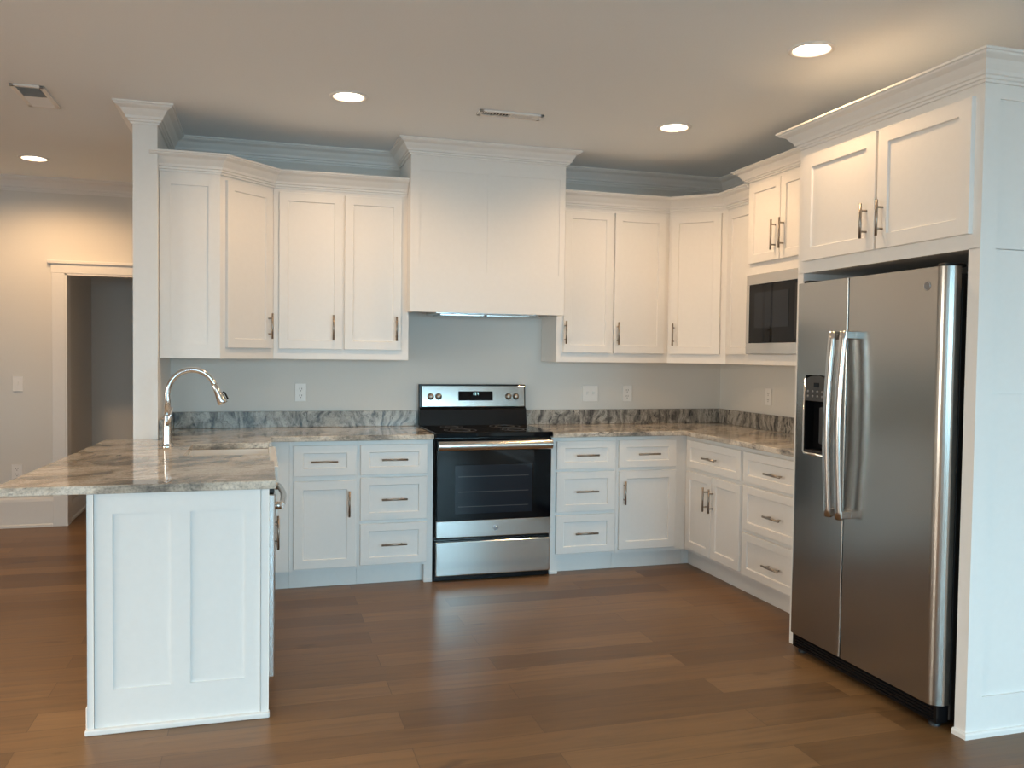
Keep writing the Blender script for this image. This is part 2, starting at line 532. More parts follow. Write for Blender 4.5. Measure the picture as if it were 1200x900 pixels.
for k, (y0, y1, z0, z1) in enumerate(LEFT_WINDOWS):
    fr = MB(); x0, x1 = X_LEFT - 0.02, X_LEFT + 0.02
    fr.box(x0, x1, y0 - 0.08, y0 + 0.03, z0 - 0.08, z1 + 0.08).box(x0, x1, y1 - 0.03, y1 + 0.08, z0 - 0.08, z1 + 0.08)
    fr.box(x0, x1, y0 + 0.03, y1 - 0.03, z0 - 0.08, z0 + 0.03).box(x0, x1, y0 + 0.03, y1 - 0.03, z1 - 0.03, z1 + 0.08)
    fr.box(x0, x1, (y0 + y1) / 2 - 0.025, (y0 + y1) / 2 + 0.025, z0 + 0.03, z1 - 0.03)
    wo = struct('window_%d' % (k + 4), fr, 'trim')
    MB().box(X_LEFT - 0.006, X_LEFT - 0.001, y0 + 0.03, y1 - 0.03, z0 + 0.03, z1 - 0.03).build('pane', 'pane', wo)
struct('wall_hall_left', MB().box(X_HALL - 0.13, X_HALL - 0.02, Y_FAR + 0.11, 2.95, 0, HZ + 0.12), 'wall')
struct('wall_hall_back', MB().box(X_HALL - 0.13, -1.0, 2.95, 3.06, 0, HZ + 0.12), 'wall')
struct('wall_hall_right', MB().box(-1.1, -1.0, 0.12, 2.95, 0, HZ + 0.12), 'wall')
# rear wall of the living room with its windows
wr = MB(); px = X_LEFT
for x0, x1, z0, z1 in REAR_WINDOWS:
    wr.box(px, x0, Y_REAR - 0.12, Y_REAR, 0, HZ + 0.12)
    wr.box(x0, x1, Y_REAR - 0.12, Y_REAR, 0, z0).box(x0, x1, Y_REAR - 0.12, Y_REAR, z1, HZ + 0.12)
    px = x1
wr.box(px, X_RIGHT + 0.12, Y_REAR - 0.12, Y_REAR, 0, HZ + 0.12)
struct('wall_rear', wr, 'wall')
for k, (x0, x1, z0, z1) in enumerate(REAR_WINDOWS):
    fr = MB(); y0, y1 = Y_REAR - 0.02, Y_REAR + 0.02
    fr.box(x0 - 0.08, x0 + 0.03, y0, y1, z0 - 0.08, z1 + 0.08).box(x1 - 0.03, x1 + 0.08, y0, y1, z0 - 0.08, z1 + 0.08)
    fr.box(x0 - 0.08, x1 + 0.08, y0, y1, z0 - 0.08, z0 + 0.03).box(x0 - 0.08, x1 + 0.08, y0, y1, z1 - 0.03, z1 + 0.08)
    fr.box((x0 + x1) / 2 - 0.025, (x0 + x1) / 2 + 0.025, y0, y1, z0, z1)
    wo = struct('window_%d' % (k + 1), fr, 'trim')
    MB().box(x0 + 0.03, x1 - 0.03, Y_REAR - 0.006, Y_REAR - 0.001, z0 + 0.03, z1 - 0.03).build('pane', 'pane', wo)

# the short wall that ends in a trimmed column beside the corner cabinet
XC0, XC1, YC = -1.700, -1.574, -0.69
struct('wall_stub', MB().box(XC0, XC1, YC, 0.12, 0, HZ + 0.06), 'trim')

# mouldings
def crown(z0, z1, out):
    h = z1 - z0
    return [(-0.004, z0), (0.010, z0), (0.012, z0 + 0.10 * h), (0.020, z0 + 0.12 * h), (0.022, z0 + 0.22 * h), (0.030, z0 + 0.25 * h),
            (0.034, z0 + 0.38 * h), (0.30 * out + 0.02, z0 + 0.55 * h), (0.62 * out, z0 + 0.70 * h), (0.85 * out, z0 + 0.80 * h), (0.90 * out, z0 + 0.84 * h),
            (0.92 * out, z0 + 0.89 * h), (out, z0 + 0.91 * h), (out, z1), (-0.004, z1)]


ZC0 = HZ - 0.105
tr = MB().sweep(crown(ZC0, HZ, 0.09), [(XC0, 0.12), (XC0, YC), (XC1, YC), (XC1, 0.0), (-0.127, 0.0)], side=1)
struct('trim_1', tr, 'trim')
struct('trim_2', MB().sweep(crown(ZC0, HZ, 0.09), [(0.903, 0.0), (X_RIGHT, 0.0), (X_RIGHT, Y_REAR + 0.1)], side=1), 'trim')
struct('trim_3', MB().sweep(crown(ZC0, HZ, 0.095), [(X_LEFT, Y_FAR), (-1.0, Y_FAR)], side=1), 'trim')
# door casing with a capped head
cs = MB().box(DX0 - 0.095, DX0, Y_FAR - 0.018, Y_FAR, 0, DZ, 0.003).box(DX1, DX1 + 0.095, Y_FAR - 0.018, Y_FAR, 0, DZ, 0.003)
cs.box(DX0 - 0.10, DX1 + 0.10, Y_FAR - 0.020, Y_FAR, DZ, DZ + 0.09, 0.003).box(DX0 - 0.125, DX1 + 0.125, Y_FAR - 0.038, Y_FAR, DZ + 0.075, DZ + 0.10, 0.004)
cs.box(DX0, DX0 + 0.014, Y_FAR - 0.016, Y_FAR + 0.118, 0, DZ).box(DX0, DX1, Y_FAR - 0.016, Y_FAR + 0.118, DZ - 0.014, DZ)
struct('trim_4', cs, 'trim')


def base_prof(h, t):
    return [(-0.003, 0), (t + 0.012, 0), (t + 0.012, 0.018), (t + 0.006, 0.024), (t, 0.026), (t, h - 0.03), (t - 0.004, h - 0.012), (0.004, h), (-0.003, h)]


struct('baseboard_far', MB().sweep(base_prof(0.235, 0.016), [(X_LEFT, Y_FAR), (DX0 - 0.095, Y_FAR)], side=1), 'trim')
struct('baseboard_hall', MB().sweep(base_prof(0.15, 0.014), [(X_HALL - 0.02, Y_FAR + 0.12), (X_HALL - 0.02, 2.95), (-1.1, 2.95)], side=1), 'trim')
struct('baseboard_right', MB().sweep(base_prof(0.15, 0.014), [(X_RIGHT, -3.27), (X_RIGHT, Y_REAR)], side=1), 'trim')

# ------------------------------------------------------------------ base cabinets
YB = -0.61; XB = 1.739          # face-frame planes of the back run and of the right run
ZT = 0.112                      # top of the toe kick
UX, UY = (1, 0, 0), (0, 1, 0)
ZDR = (0.680, 0.862)            # top drawer
DRAWERS = [(0.680, 0.862), (0.402, 0.662), (0.130, 0.381)]


def front(parent, kind, O, U, N, w, h, rail=0.052, label=None):
    return MB().shaker(O, U, N, w, h, 0.02, rail, 0.009, rail if kind == 'door' else min(rail, 0.045)).build(kind, 'cab', parent)


def base_back(x0, x1, label, group, fronts, leg=None):
    """base cabinet on the back wall; fronts of (kind, xa, xb, z0, z1, handle x, handle z)"""
    t = thing('base_cabinet', ((x0 + x1) / 2, -0.3, 0), label, 'cabinet', group)
    c = MB().box(x0 + 0.0006, x1 - 0.0006, YB, -0.002, ZT, BOT - 0.001)
    c.build('carcass', 'cab', t)
    k0, k1 = x0 + 0.0006, x1 - 0.0006
    if leg == 'right': k1 = x1 - 0.052
    if leg == 'left': k0 = x0 + 0.055
    MB().box(k0, k1, YB + 0.055, -0.05, 0.0, ZT).build('toe_kick', 'cab', t)
    if leg:
        a, b = (x1 - 0.052, x1 - 0.0006) if leg == 'right' else (x0 + 0.0006, x0 + 0.055)
        lb = MB().box(a, b, YB, YB + 0.3, 0, ZT).box(a - 0.003, b + 0.0, YB - 0.008, YB + 0.02, 0, 0.02, 0.003)
        lb.build('leg_stile', 'cab', t)
    for kind, xa, xb, z0, z1, hx, hz in fronts:
        d = front(t, kind, (xa, YB, z0), UX, (0, -1, 0), xb - xa, z1 - z0)
        pull(d, (hx, YB - 0.02, hz), 0, -1, kind == 'door')
    return t


GB = 'white shaker base cabinets'
base_back(-0.862, -0.460, 'white base cabinet with one drawer over one door, between dishwasher corner and drawer stack', GB,
          [('drawer', -0.836, -0.474, *ZDR, -0.660, 0.767), ('door', -0.836, -0.474, 0.126, 0.650, -0.514, 0.511)])
base_back(-0.460, 0.0, 'white three-drawer base cabinet directly left of the steel range', GB,
          [('drawer', -0.446, -0.038, a, b, -0.243, c) for (a, b), c in zip(DRAWERS, (0.771, 0.529, 0.253))], leg='right')
base_back(0.768, 1.225, 'white three-drawer base cabinet directly right of the steel range', GB,
          [('drawer', 0.806, 1.213, a, b, 1.009, c) for (a, b), c in zip(DRAWERS, (0.771, 0.535, 0.261))], leg='left')
base_back(1.225, XB, 'white base cabinet with drawer over single door, in the corner right of the range', GB,
          [('drawer', 1.240, 1.654, *ZDR, 1.446, 0.771), ('door', 1.245, 1.656, 0.137, 0.660, 1.276, 0.517)])
# blind corner left, behind the sink run
t = thing('corner_base_cabinet', (-1.2, -0.33, 0), 'plain white corner base cabinet filler between the sink run and the drawers', 'cabinet')
MB().box(XC1 + 0.002, -0.8626, YB, -0.002, ZT, BOT - 0.001).build('carcass', 'cab', t)
MB().box(-1.0, -0.8626, YB + 0.055, -0.05, 0, ZT).build('toe_kick', 'cab', t)


def base_right(y0, y1, label, fronts):
    t = thing('base_cabinet', (2.05, (y0 + y1) / 2, 0), label, 'cabinet', GB)
    MB().box(XB, X_RIGHT - 0.002, y1 + 0.0006, y0 - 0.0006, ZT, BOT - 0.001).build('carcass', 'cab', t)
    MB().box(XB + 0.055, X_RIGHT - 0.05, y1 + 0.0006, y0 - 0.0006, 0, ZT).build('toe_kick', 'cab', t)
    for kind, ya, yb, z0, z1, hy, hz in fronts:          # ya nearer the back wall
        d = front(t, kind, (XB, ya, z0), (0, -1, 0), (-1, 0, 0), ya - yb, z1 - z0)
        pull(d, (XB - 0.02, hy, hz), -1, 0, kind == 'door')
    return t


base_right(YB, -1.333, 'white base cabinet with drawer over two doors, on the right wall beside the corner',
           [('drawer', -0.648, -1.318, *ZDR, -0.987, 0.767), ('door', -0.648, -0.978, 0.135, 0.655, -0.936, 0.506),
            ('door', -0.983, -1.318, 0.135, 0.655, -1.010, 0.506)])
base_right(-1.333, -1.92, 'white three-drawer base cabinet on the right wall beside the refrigerator',
           [('drawer', -1.350, -1.895, a, b, -1.688, c) for (a, b), c in zip(DRAWERS, (0.764, 0.522, 0.243))])
t = thing('corner_base_cabinet', (2.05, -0.3, 0), 'plain white blind corner base cabinet hidden under the right countertop corner', 'cabinet')
MB().box(XB + 0.0006, X_RIGHT - 0.002, YB + 0.0006, -0.002, ZT, BOT - 0.001).build('carcass', 'cab', t)
MB().box(XB + 0.0006, X_RIGHT - 0.05, YB + 0.055, -0.05, 0, ZT).box(XB + 0.055, X_RIGHT - 0.05, YB + 0.0006, -0.05, 0, ZT).build('toe_kick', 'cab', t)

# ------------------------------------------------------------------ peninsula
XP0, XP1, YP = -1.630, -0.992, -2.395
t = thing('end_panel', ((XP0 + XP1) / 2, YP, 0), 'white two-panel end panel of the peninsula facing the living room', 'panel')
ep = MB().box(XP0, XP1, YP + 0.008, YP + 0.03, 0, BOT - 0.001)
O = (0, YP + 0.012, 0); N = (0, -1, 0)
for a, b, z0, z1 in ((XP0, XP0 + 0.022, 0, BOT - 0.001), (XP1 - 0.030, XP1, 0, BOT - 0.001)):
    ep.obox(O, UX, N, a, b, 0.0, 0.016, z0, z1, 0.002)
for a, b, z0, z1 in ((XP0 + 0.024, -1.545, 0.02, BOT - 0.001), (-1.345, -1.277, 0.16, 0.812), (-1.080, XP1 - 0.032, 0.02, BOT - 0.001),
                     (-1.545, -1.080, 0.02, 0.16), (-1.545, -1.080, 0.812, BOT - 0.001)):
    ep.obox(O, UX, N, a, b, 0.004, 0.010, z0, z1)
ep.build('panel', 'cab', t)
MB().box(XP0 - 0.008, XP1 + 0.004, YP - 0.016, YP + 0.02, 0, 0.022, 0.005).build('base_shoe', 'cab', t)
# back of the peninsula (towards the dining side)
t = thing('back_panel', (XP0, -1.55, 0), 'plain white back panel of the peninsula under the countertop overhang', 'panel')
MB().box(XP0, XP0 + 0.02, YP + 0.031, YC - 0.005, 0, BOT - 0.001).build('panel', 'cab', t)
MB().box(XP0 - 0.012, XP0, YP + 0.031, YC - 0.005, 0, 0.09, 0.003).build('base_shoe', 'cab', t)

t = thing('dishwasher', (-1.3, -2.07, 0), 'stainless steel dishwasher at the end of the peninsula, facing the range', 'dishwasher')
MB().box(-1.58, -1.02, -2.355, -1.79, 0.0, BOT - 0.004).build('body', 'blackm', t)
dd = MB().box(-1.02, -0.968, -2.36, -1.785, 0.135, 0.862, 0.008, 3).build('door', 'steelb', t)
MB().box(-1.02, -0.972, -2.358, -1.787, 0.864, BOT - 0.003, 0.003).build('control_panel', 'blackm', t)
hp = MB(); pts = []
for k in range(17):
    a = k / 16; pts.append((-0.945 + 0.014 * math.sin(PI * a) - 0.0, -2.325 + a * 0.5, 0.810))
hp.tube(pts, 0.013, 14)
for yy in (-2.325, -1.825):
    hp.tube([(-0.969, yy, 0.810), (-0.945, yy, 0.810)], 0.016, 14)
hp.build('handle', 'steelb', dd)

t = thing('sink_base_cabinet', (-1.3, -1.35, 0), 'white two-door cabinet under the white apron-front sink in the peninsula', 'cabinet', GB)
MB().box(XP0 + 0.021, XP1, -1.778, YB - 0.003, ZT, 0.66).build('carcass', 'cab', t)
MB().box(XP0 + 0.021, XP1, -0.93, YB - 0.003, 0.66, BOT - 0.001).build('side_filler', 'cab', t)
MB().box(XP0 + 0.021, XP1 - 0.055, -1.778, YB - 0.05, 0, ZT).build('toe_kick', 'cab', t)
for ya, yb, hy in ((-1.765, -1.365, -1.395), (-1.360, -0.960, -1.330)):
    d = front(t, 'door', (XP1, ya, 0.126), UY, (1, 0, 0), yb - ya, 0.52)
    pull(d, (XP1 + 0.02, hy - 0.08, 0.52), 1, 0, True)

# apron sink: hollow basin set under the granite
SX0, SX1, SY0, SY1 = -1.40, -0.945, -1.776, -0.935
BX0, BX1, BY0, BY1 = -1.372, -0.985, -1.53, -0.985
t = thing('apron_sink', ((SX0 + SX1) / 2, (SY0 + SY1) / 2, 0.665), 'white apron-front sink set in the peninsula countertop beneath the faucet', 'sink')
sk = MB()
sk.box(SX0, SX1, SY0, SY1, 0.665, 0.695, 0.004)
sk.box(SX0, BX0, SY0, SY1, 0.69, BOT - 0.001, 0.003).box(BX1 + 0.0, SX1, SY0, SY1, 0.69, BOT + 0.006, 0.008, 3)
sk.box(BX0 - 0.002, BX1 + 0.002, SY0, BY0, 0.69, BOT - 0.001, 0.003).box(BX0 - 0.002, BX1 + 0.002, BY1, SY1, 0.69, BOT - 0.001, 0.003)
sk.build('basin', 'porcelain', t)
MB().lathe((-1.18, -1.30, 0.695), (0, 0, 1), [(0.045, 0), (0.045, 0.003), (0.035, 0.004), (0.03, 0.001), (0.0, 0.001)], 24).build('drain', 'chrome', t)

# ------------------------------------------------------------------ countertops
YCF = -0.65
def slab(m, poly):
    m.prism(poly, BOT, TOP, 0.004, 2)


t = thing('countertop', (-1.2, -1.0, BOT), 'brown and grey streaked granite countertop on the peninsula, running to the range', 'countertop')
XF = -0.966
ct = MB()
# peninsula: pieces around the sink cut-out, then the run along the back wall
slab(ct, [(-1.935, -2.41), (XF, -2.41), (XF, -1.776), (-0.985, -1.776), (-0.985, -1.53), (BX0, -1.53), (BX0, -0.975), (-0.985, -0.975), (-0.985, -0.935),
          (XF, -0.935), (XF, YCF), (-0.002, YCF), (-0.002, -0.002), (XC1 + 0.002, -0.002), (XC1 + 0.002, YC - 0.003), (-1.845, YC - 0.003)])
ct.build('slab', 'granite', t)
MB().box(XC1 + 0.024, -0.002, -0.024, -0.002, TOP + 0.0005, 1.027, 0.002).build('backsplash', 'granite_splash', t)
MB().box(XC1 + 0.002, XC1 + 0.023, -0.655, -0.002, TOP + 0.0005, 1.027, 0.002).build('backsplash', 'granite_splash', t)

t = thing('countertop', (1.6, -0.6, BOT), 'brown and grey streaked granite countertop from the range round to the refrigerator', 'countertop')
ct = MB()
XCR = XB - 0.04
slab(ct, [(0.770, YCF), (XCR, YCF), (XCR, -2.148), (X_RIGHT - 0.002, -2.148), (X_RIGHT - 0.002, -0.002), (0.770, -0.002)])
ct.build('slab', 'granite', t)
MB().box(0.770, X_RIGHT - 0.024, -0.024, -0.002, TOP + 0.0005, 1.027, 0.002).build('backsplash', 'granite_splash', t)
MB().box(X_RIGHT - 0.024, X_RIGHT - 0.002, -2.148, -0.002, TOP + 0.0005, 1.027, 0.002).build('backsplash', 'granite_splash', t)

# ------------------------------------------------------------------ wall cabinets
YU = -0.3165; ZU0, ZU1 = 1.373, 2.425; ZD0, ZD1 = 1.436, 2.398
GU = 'white shaker wall cabinets'


def wall_back(x0, x1, label, doors):
    t = thing('wall_cabinet', ((x0 + x1) / 2, -0.15, ZU0), label, 'cabinet', GU)
    MB().box(x0 + 0.0006, x1 - 0.0006, YU, -0.002, ZU0, ZU1 + 0.03).build('carcass', 'cab', t)
    for xa, xb, hx in doors:
        d = front(t, 'door', (xa, YU, ZD0), UX, (0, -1, 0), xb - xa, ZD1 - ZD0)
        pull(d, (hx, YU - 0.02, 1.572), 0, -1, True)
    return t


XD = -0.952
wall_back(XD, -0.112, 'white two-door wall cabinet left of the range hood', [(-0.918, -0.532, -0.590), (-0.520, -0.162, -0.195)])
wall_back(0.898, 1.730, 'white two-door wall cabinet right of the range hood', [(0.944, 1.300, 0.953), (1.313, 1.694, 1.336)])


def corner_cab(poly, face_a, face_b, label, door_u, handle_u, side_panel=None):
    """diagonal corner cabinet; the door lies on the face from face_a to face_b"""
    a = Vector((*face_a, 0)); b = Vector((*face_b, 0)); U = (b - a).normalized(); N = Vector((U.y, -U.x, 0))
    t = thing('corner_wall_cabinet', ((a.x + b.x) / 2, (a.y + b.y) / 2, ZU0), label, 'cabinet', GU)
    MB().prism(poly, ZU0, ZU1 + 0.03).build('carcass', 'cab', t)
    u0, u1 = door_u
    d = front(t, 'door', a + U * u0 + Vector((0, 0, ZD0)), U, N, u1 - u0, ZD1 - ZD0)
    h = a + U * handle_u + N * 0.02; pull(d, (h.x, h.y, 1.572), N.x, N.y, True)
    return t


XE = -1.249
tl = corner_cab([(XC1 + 0.001, -0.002), (XC1 + 0.001, YB), (XE, YB), (XD - 0.0006, YU), (XD - 0.0006, -0.002)], (XE, YB), (XD, YU),
                'white diagonal corner wall cabinet beside the column, above the faucet', (0.038, 0.392), 0.360)
sp = MB(); O = (0, YB, 0)
for a, b, z0, z1 in ((XC1 + 0.004, -1.514, ZU0, ZU1 + 0.02), (-1.312, XE, ZU0, ZU1 + 0.02), (-1.514, -1.312, ZU0, 1.458), (-1.514, -1.312, 2.350, ZU1 + 0.02)):
    sp.obox(O, UX, (0, -1, 0), a, b, 0.0, 0.008, z0, z1)
sp.build('side_panel', 'cab', tl)
XR2 = 2.022; YR2 = -0.608
corner_cab([(1.7306, -0.002), (1.7306, YU), (XR2, YR2), (X_RIGHT - 0.002, YR2), (X_RIGHT - 0.002, -0.002)], (1.7306, YU), (XR2, YR2),
           'white diagonal corner wall cabinet between range side and microwave', (0.022, 0.372), 0.052)
# narrow cabinet on the right wall
YM0, YM1, XM = -0.975, -2.07, 1.952
t = thing('wall_cabinet', (2.2, -0.8, ZU0), 'narrow white wall cabinet squeezed between the corner cabinet and the microwave', 'cabinet', GU)
MB().box(XR2, X_RIGHT - 0.002, YM0 + 0.001, YR2 - 0.001, ZU0, ZU1 + 0.03).build('carcass', 'cab', t)
d = front(t, 'door', (XR2, -0.640, ZD0), (0, -1, 0), (-1, 0, 0), 0.315, ZD1 - ZD0)

# microwave cabinet, deeper and taller
ZM1 = 2.522
t = thing('microwave_cabinet', (2.15, (YM0 + YM1) / 2, ZU0), 'taller white two-door cabinet holding the microwave, left of the refrigerator', 'cabinet', GU)
mc = MB().box(XM, X_RIGHT - 0.002, YM1, YM0, 1.938, ZM1 + 0.03)
mc.box(XM, X_RIGHT - 0.002, YM0 - 0.018, YM0, ZU0, 1.938).box(XM, X_RIGHT - 0.002, YM1, -1.75, ZU0, 1.938)
mc.box(XM, X_RIGHT - 0.002, -1.75, YM0 - 0.018, ZU0, 1.438).box(2.25, X_RIGHT - 0.002, -1.75, YM0 - 0.018, 1.438, 1.938)
mc.build('carcass', 'cab', t)
for ya, yb, hy in ((-1.010, -1.345, -1.303), (-1.351, -1.700, -1.388)):
    d = front(t, 'door', (XM, ya, 2.008), (0, -1, 0), (-1, 0, 0), ya - yb, 0.49)
    pull(d, (XM - 0.02, hy, 2.155), -1, 0, True, 0.18)

MB().sweep(crown(ZM1, 2.604, 0.085), [(X_RIGHT - 0.01, YM0), (XM, YM0), (XM, -2.05)], side=1).build('crown', 'cab', t)

# crown mouldings that run over the cabinets
t = MB().sweep(crown(2.420, 2.520, 0.098), [(XC1 - 0.04, YB - 0.006), (XE, YB - 0.006), (XD, YU), (-0.1275, YU)], side=1).build('crown_moulding', 'cab')
t['label'] = 'white crown moulding along the tops of the cabinets left of the hood'; t['category'] = 'moulding'
t = MB().sweep(crown(2.420, 2.520, 0.098), [(0.9055, YU), (1.7306, YU), (XR2, YR2), (XR2, YM0 + 0.001)], side=1).build('crown_moulding', 'cab')
t['label'] = 'white crown moulding along the tops of the cabinets right of the hood'; t['category'] = 'moulding'

# range hood cover
HX0, HX1, HY, HZ0 = -0.125, 0.903, -0.447, 1.681
t = thing('range_hood', ((HX0 + HX1) / 2, -0.2, HZ0), 'white panelled range hood cover rising to the ceiling above the range', 'range hood')
hb = MB().box(HX0, HX1, HY + 0.005, HY + 0.025, HZ0, HZ - 0.001).box(HX0, HX0 + 0.02, HY + 0.025, -0.002, HZ0, HZ - 0.001).box(HX1 - 0.02, HX1, HY + 0.025, -0.002, HZ0, HZ - 0.001)
hb.box(HX0 + 0.02, HX1 - 0.02, HY + 0.025, -0.002, 1.76, 1.78)
O = (0, HY + 0.005, 0)
for a, b, z0, z1 in ((HX0, -0.068, HZ0, HZ - 0.002), (0.374, 0.424, 1.941, 2.570), (0.864, HX1, HZ0, HZ - 0.002), (-0.068, 0.864, HZ0, 1.941), (-0.068, 0.864, 2.570, HZ - 0.002)):
    hb.obox(O, UX, (0, -1, 0), a, b, 0.0, 0.005, z0, z1)
hb.build('cover', 'cab', t)
MB().sweep(crown(2.660, HZ - 0.001, 0.085), [(HX0, -0.002), (HX0, HY), (HX1, HY), (HX1, -0.002)], side=1).build('crown', 'cab', t)
hi = MB().box(0.05, 0.73, -0.40, -0.06, 1.674, 1.76, 0.004).box(0.09, 0.38, -0.36, -0.10, 1.668, 1.676).box(0.40, 0.69, -0.36, -0.10, 1.668, 1.676)
hi.build('fan_insert', 'steelb', t)

# ------------------------------------------------------------------ refrigerator enclosure
XFR = 1.506; YFE = -3.257; YF0 = -2.150
t = thing('refrigerator_cabinet', (1.9, (YF0 + YFE) / 2, 0), 'white two-door cabinet over the refrigerator with tall panelled side', 'cabinet', GU)
fc = MB().box(XFR, X_RIGHT - 0.002, YFE + 0.01, YF0, 1.828, 2.47)
fc.box(XFR, X_RIGHT - 0.002, YF0 - 0.045, YF0, 0, 1.83)
fc.box(XFR, XFR + 0.3, YFE + 0.01, YFE + 0.054, 0, 1.83).box(XFR + 0.3, X_RIGHT - 0.002, YFE + 0.01, YFE + 0.03, 0, 1.83)
fc.build('carcass', 'cab', t)
sd = MB(); O = (0, YFE + 0.010, 0); N = (0, -1, 0)
XS = X_RIGHT - 0.002
for a, b, z0, z1 in ((XFR, XFR + 0.073, 0, 2.47), (2.26, XS, 0, 2.47), (XFR + 0.073, 2.26, 0, 0.15), (XFR + 0.073, 2.26, 1.22, 1.29), (XFR + 0.073, 2.26, 2.376, 2.47)):
    sd.obox(O, UX, N, a, b, 0.0, 0.010, z0, z1)
sd.build('side_panel', 'cab', t)
MB().sweep([(-0.002, 0), (0.012, 0), (0.012, 0.016), (0.008, 0.022), (-0.002, 0.024)], [(XFR, YFE + 0.055), (XFR, YFE), (XS, YFE)], side=1).build('base_shoe', 'cab', t)
for ya, yb, hy in ((-2.206, -2.708, -2.661), (-2.722, -3.218, -2.761)):
    d = front(t, 'door', (XFR, ya, 1.884), (0, -1, 0), (-1, 0, 0), ya - yb, 0.504, 0.06)
    pull(d, (XFR - 0.02, hy, 2.010), -1, 0, True, 0.15)
MB().sweep(crown(2.428, 2.520, 0.095), [(X_RIGHT - 0.01, -2.170), (XFR, -2.170), (XFR, YFE), (X_RIGHT - 0.004, YFE)], side=1).build('crown', 'cab', t)

# ------------------------------------------------------------------ refrigerator
FX = 1.440; FY0, FY1 = -2.235, -3.172; FSE = -2.615; FZ0, FZ1 = 0.092, 1.770
t = thing('refrigerator', (1.9, (FY0 + FY1) / 2, 0), 'stainless steel side-by-side refrigerator with ice dispenser', 'refrigerator')
MB().box(FX + 0.075, 2.26, FY1 + 0.004, FY0 - 0.004, 0.03, 1.745, 0.004).build('body', 'blackm', t)


def fridge_door(y0, y1, name, curve_near, hole=None):
    """door slab with rounded outer vertical edges; y0 > y1"""
    m = MB(); x1 = FX + 0.068; poly = []
    r0, r1 = (0.006, 0.045) if curve_near else (0.030, 0.006)
    for k in range(9):
        a = PI / 2 * k / 8; poly.append((FX + r0 - r0 * math.sin(a), y0 - r0 + r0 * math.cos(a)))
    for k in range(9):
        a = PI / 2 * k / 8; poly.append((FX + r1 - r1 * math.cos(a), y1 + r1 - r1 * math.sin(a)))
    poly += [(x1, y1), (x1, y0)]
    if hole is None:
        m.prism(poly, FZ0, FZ1)
    else:
        h0, h1, hz0, hz1 = hole
        m.prism(poly, FZ0, hz0); m.prism(poly, hz1, FZ1)
        i = [p for p in poly if p[1] >= h0] ; j = [p for p in poly if p[1] <= h1]
        left = [p for p in poly[:9]] + [(FX, h0), (x1, h0), (x1, y0)]
        right = [(FX, h1)] + poly[9:18] + [(x1, y1), (x1, h1)]
        m.prism(left, hz0, hz1); m.prism(right, hz0, hz1)
        m.box(x1 - 0.006, x1 - 0.001, h1, h0, hz0, hz1)
    return m.build(name, 'steel', t)


D0, D1, DZ0, DZ1 = -2.325, -2.490, 0.975, 1.338
fz = fridge_door(FY0, FSE + 0.003, 'freezer_door', False, (D0, D1, DZ0, DZ1))
rd = fridge_door(FSE - 0.003, FY1, 'refrigerator_door', True)
# ice and water dispenser in the freezer door
dp = MB()
pts = [(D0 - 0.001, 1.218), (D1 + 0.001, 1.218)] + [(D1 + 0.001 + (D0 - D1 - 0.002) * k / 10, 1.318 + 0.018 * math.sin(PI * k / 10)) for k in range(11)]
tb = bmesh.new()
fa = [tb.verts.new((FX - 0.004, y, z)) for y, z in pts]; fb_ = [tb.verts.new((FX + 0.05, y, z)) for y, z in pts]
tb.faces.new(fa); tb.faces.new(fb_)
for k in range(len(pts)):
    tb.faces.new((fa[k], fa[(k + 1) % len(pts)], fb_[(k + 1) % len(pts)], fb_[k]))
dp.add(tb)
dpo = dp.build('dispenser_panel', 'grayp', fz)
MB().box(FX - 0.0055, FX - 0.003, -2.432, -2.395, 1.283, 1.303).build('display', 'glass_b', dpo)
for k in range(4):
    for r in range(2):
        MB().lathe((FX - 0.004, -2.352 - k * 0.035, 1.262 - r * 0.022), (-1, 0, 0), [(0.006, 0), (0.006, 0.002), (0.0, 0.0025)], 12).build('button', 'badge', dpo)
MB().box(FX + 0.045, FX + 0.06, D1 + 0.001, D0 - 0.001, DZ0, 1.218).box(FX + 0.002, FX + 0.05, D1 + 0.001, D1 + 0.006, DZ0, 1.218).box(FX + 0.002, FX + 0.05, D0 - 0.006, D0 - 0.001, DZ0, 1.218).build('dispenser_recess', 'black', fz)
MB().box(FX + 0.018, FX + 0.03, -2.455, -2.405, 1.02, 1.19, 0.006).build('dispenser_paddle', 'grayp', fz)
MB().box(FX - 0.004, FX + 0.05, D1 + 0.006, D0 - 0.006, DZ0, 0.988, 0.003).build('drip_tray', 'blackm', fz)
MB().tube([(FX - 0.002, D0 + 0.003, 1.322), (FX - 0.003, D0 + 0.003, DZ0 + 0.006), (FX - 0.003, D0 - 0.008, DZ0 - 0.005), (FX - 0.003, D1 + 0.002, DZ0 - 0.005)], 0.006, 10).build('dispenser_trim', 'chrome', fz)


def fridge_handle(parent, y):
    m = MB(); n = 24; t_ = bmesh.new(); rings = []
    for k in range(n + 1):
        a = k / n; z = 0.715 + a * 0.82
        x = FX - 0.050 - 0.020 * math.sin(PI * a)
        hw = 0.021; hd = 0.010
        rings.append([t_.verts.new((x + dx * hd, y + dy * hw, z)) for dx, dy in ((-0.35, -1), (-1, -0.55), (-1.15, 0), (-1, 0.55), (-0.35, 1), (1, 0.8), (1, -0.8))])
    for p, q in zip(rings, rings[1:]):
        for k in range(7):
            f = t_.faces.new((p[k], p[(k + 1) % 7], q[(k + 1) % 7], q[k])); f.smooth = True
    t_.faces.new(rings[0]); t_.faces.new(rings[-1]); m.add(t_)
    h = m.build('handle', 'steelb', parent)
    for z in (0.72, 1.50):
        MB().box(FX - 0.055, FX + 0.001, y - 0.021, y + 0.021, z, z + 0.035, 0.004).build('handle_mount', 'steelb', h)
    return h


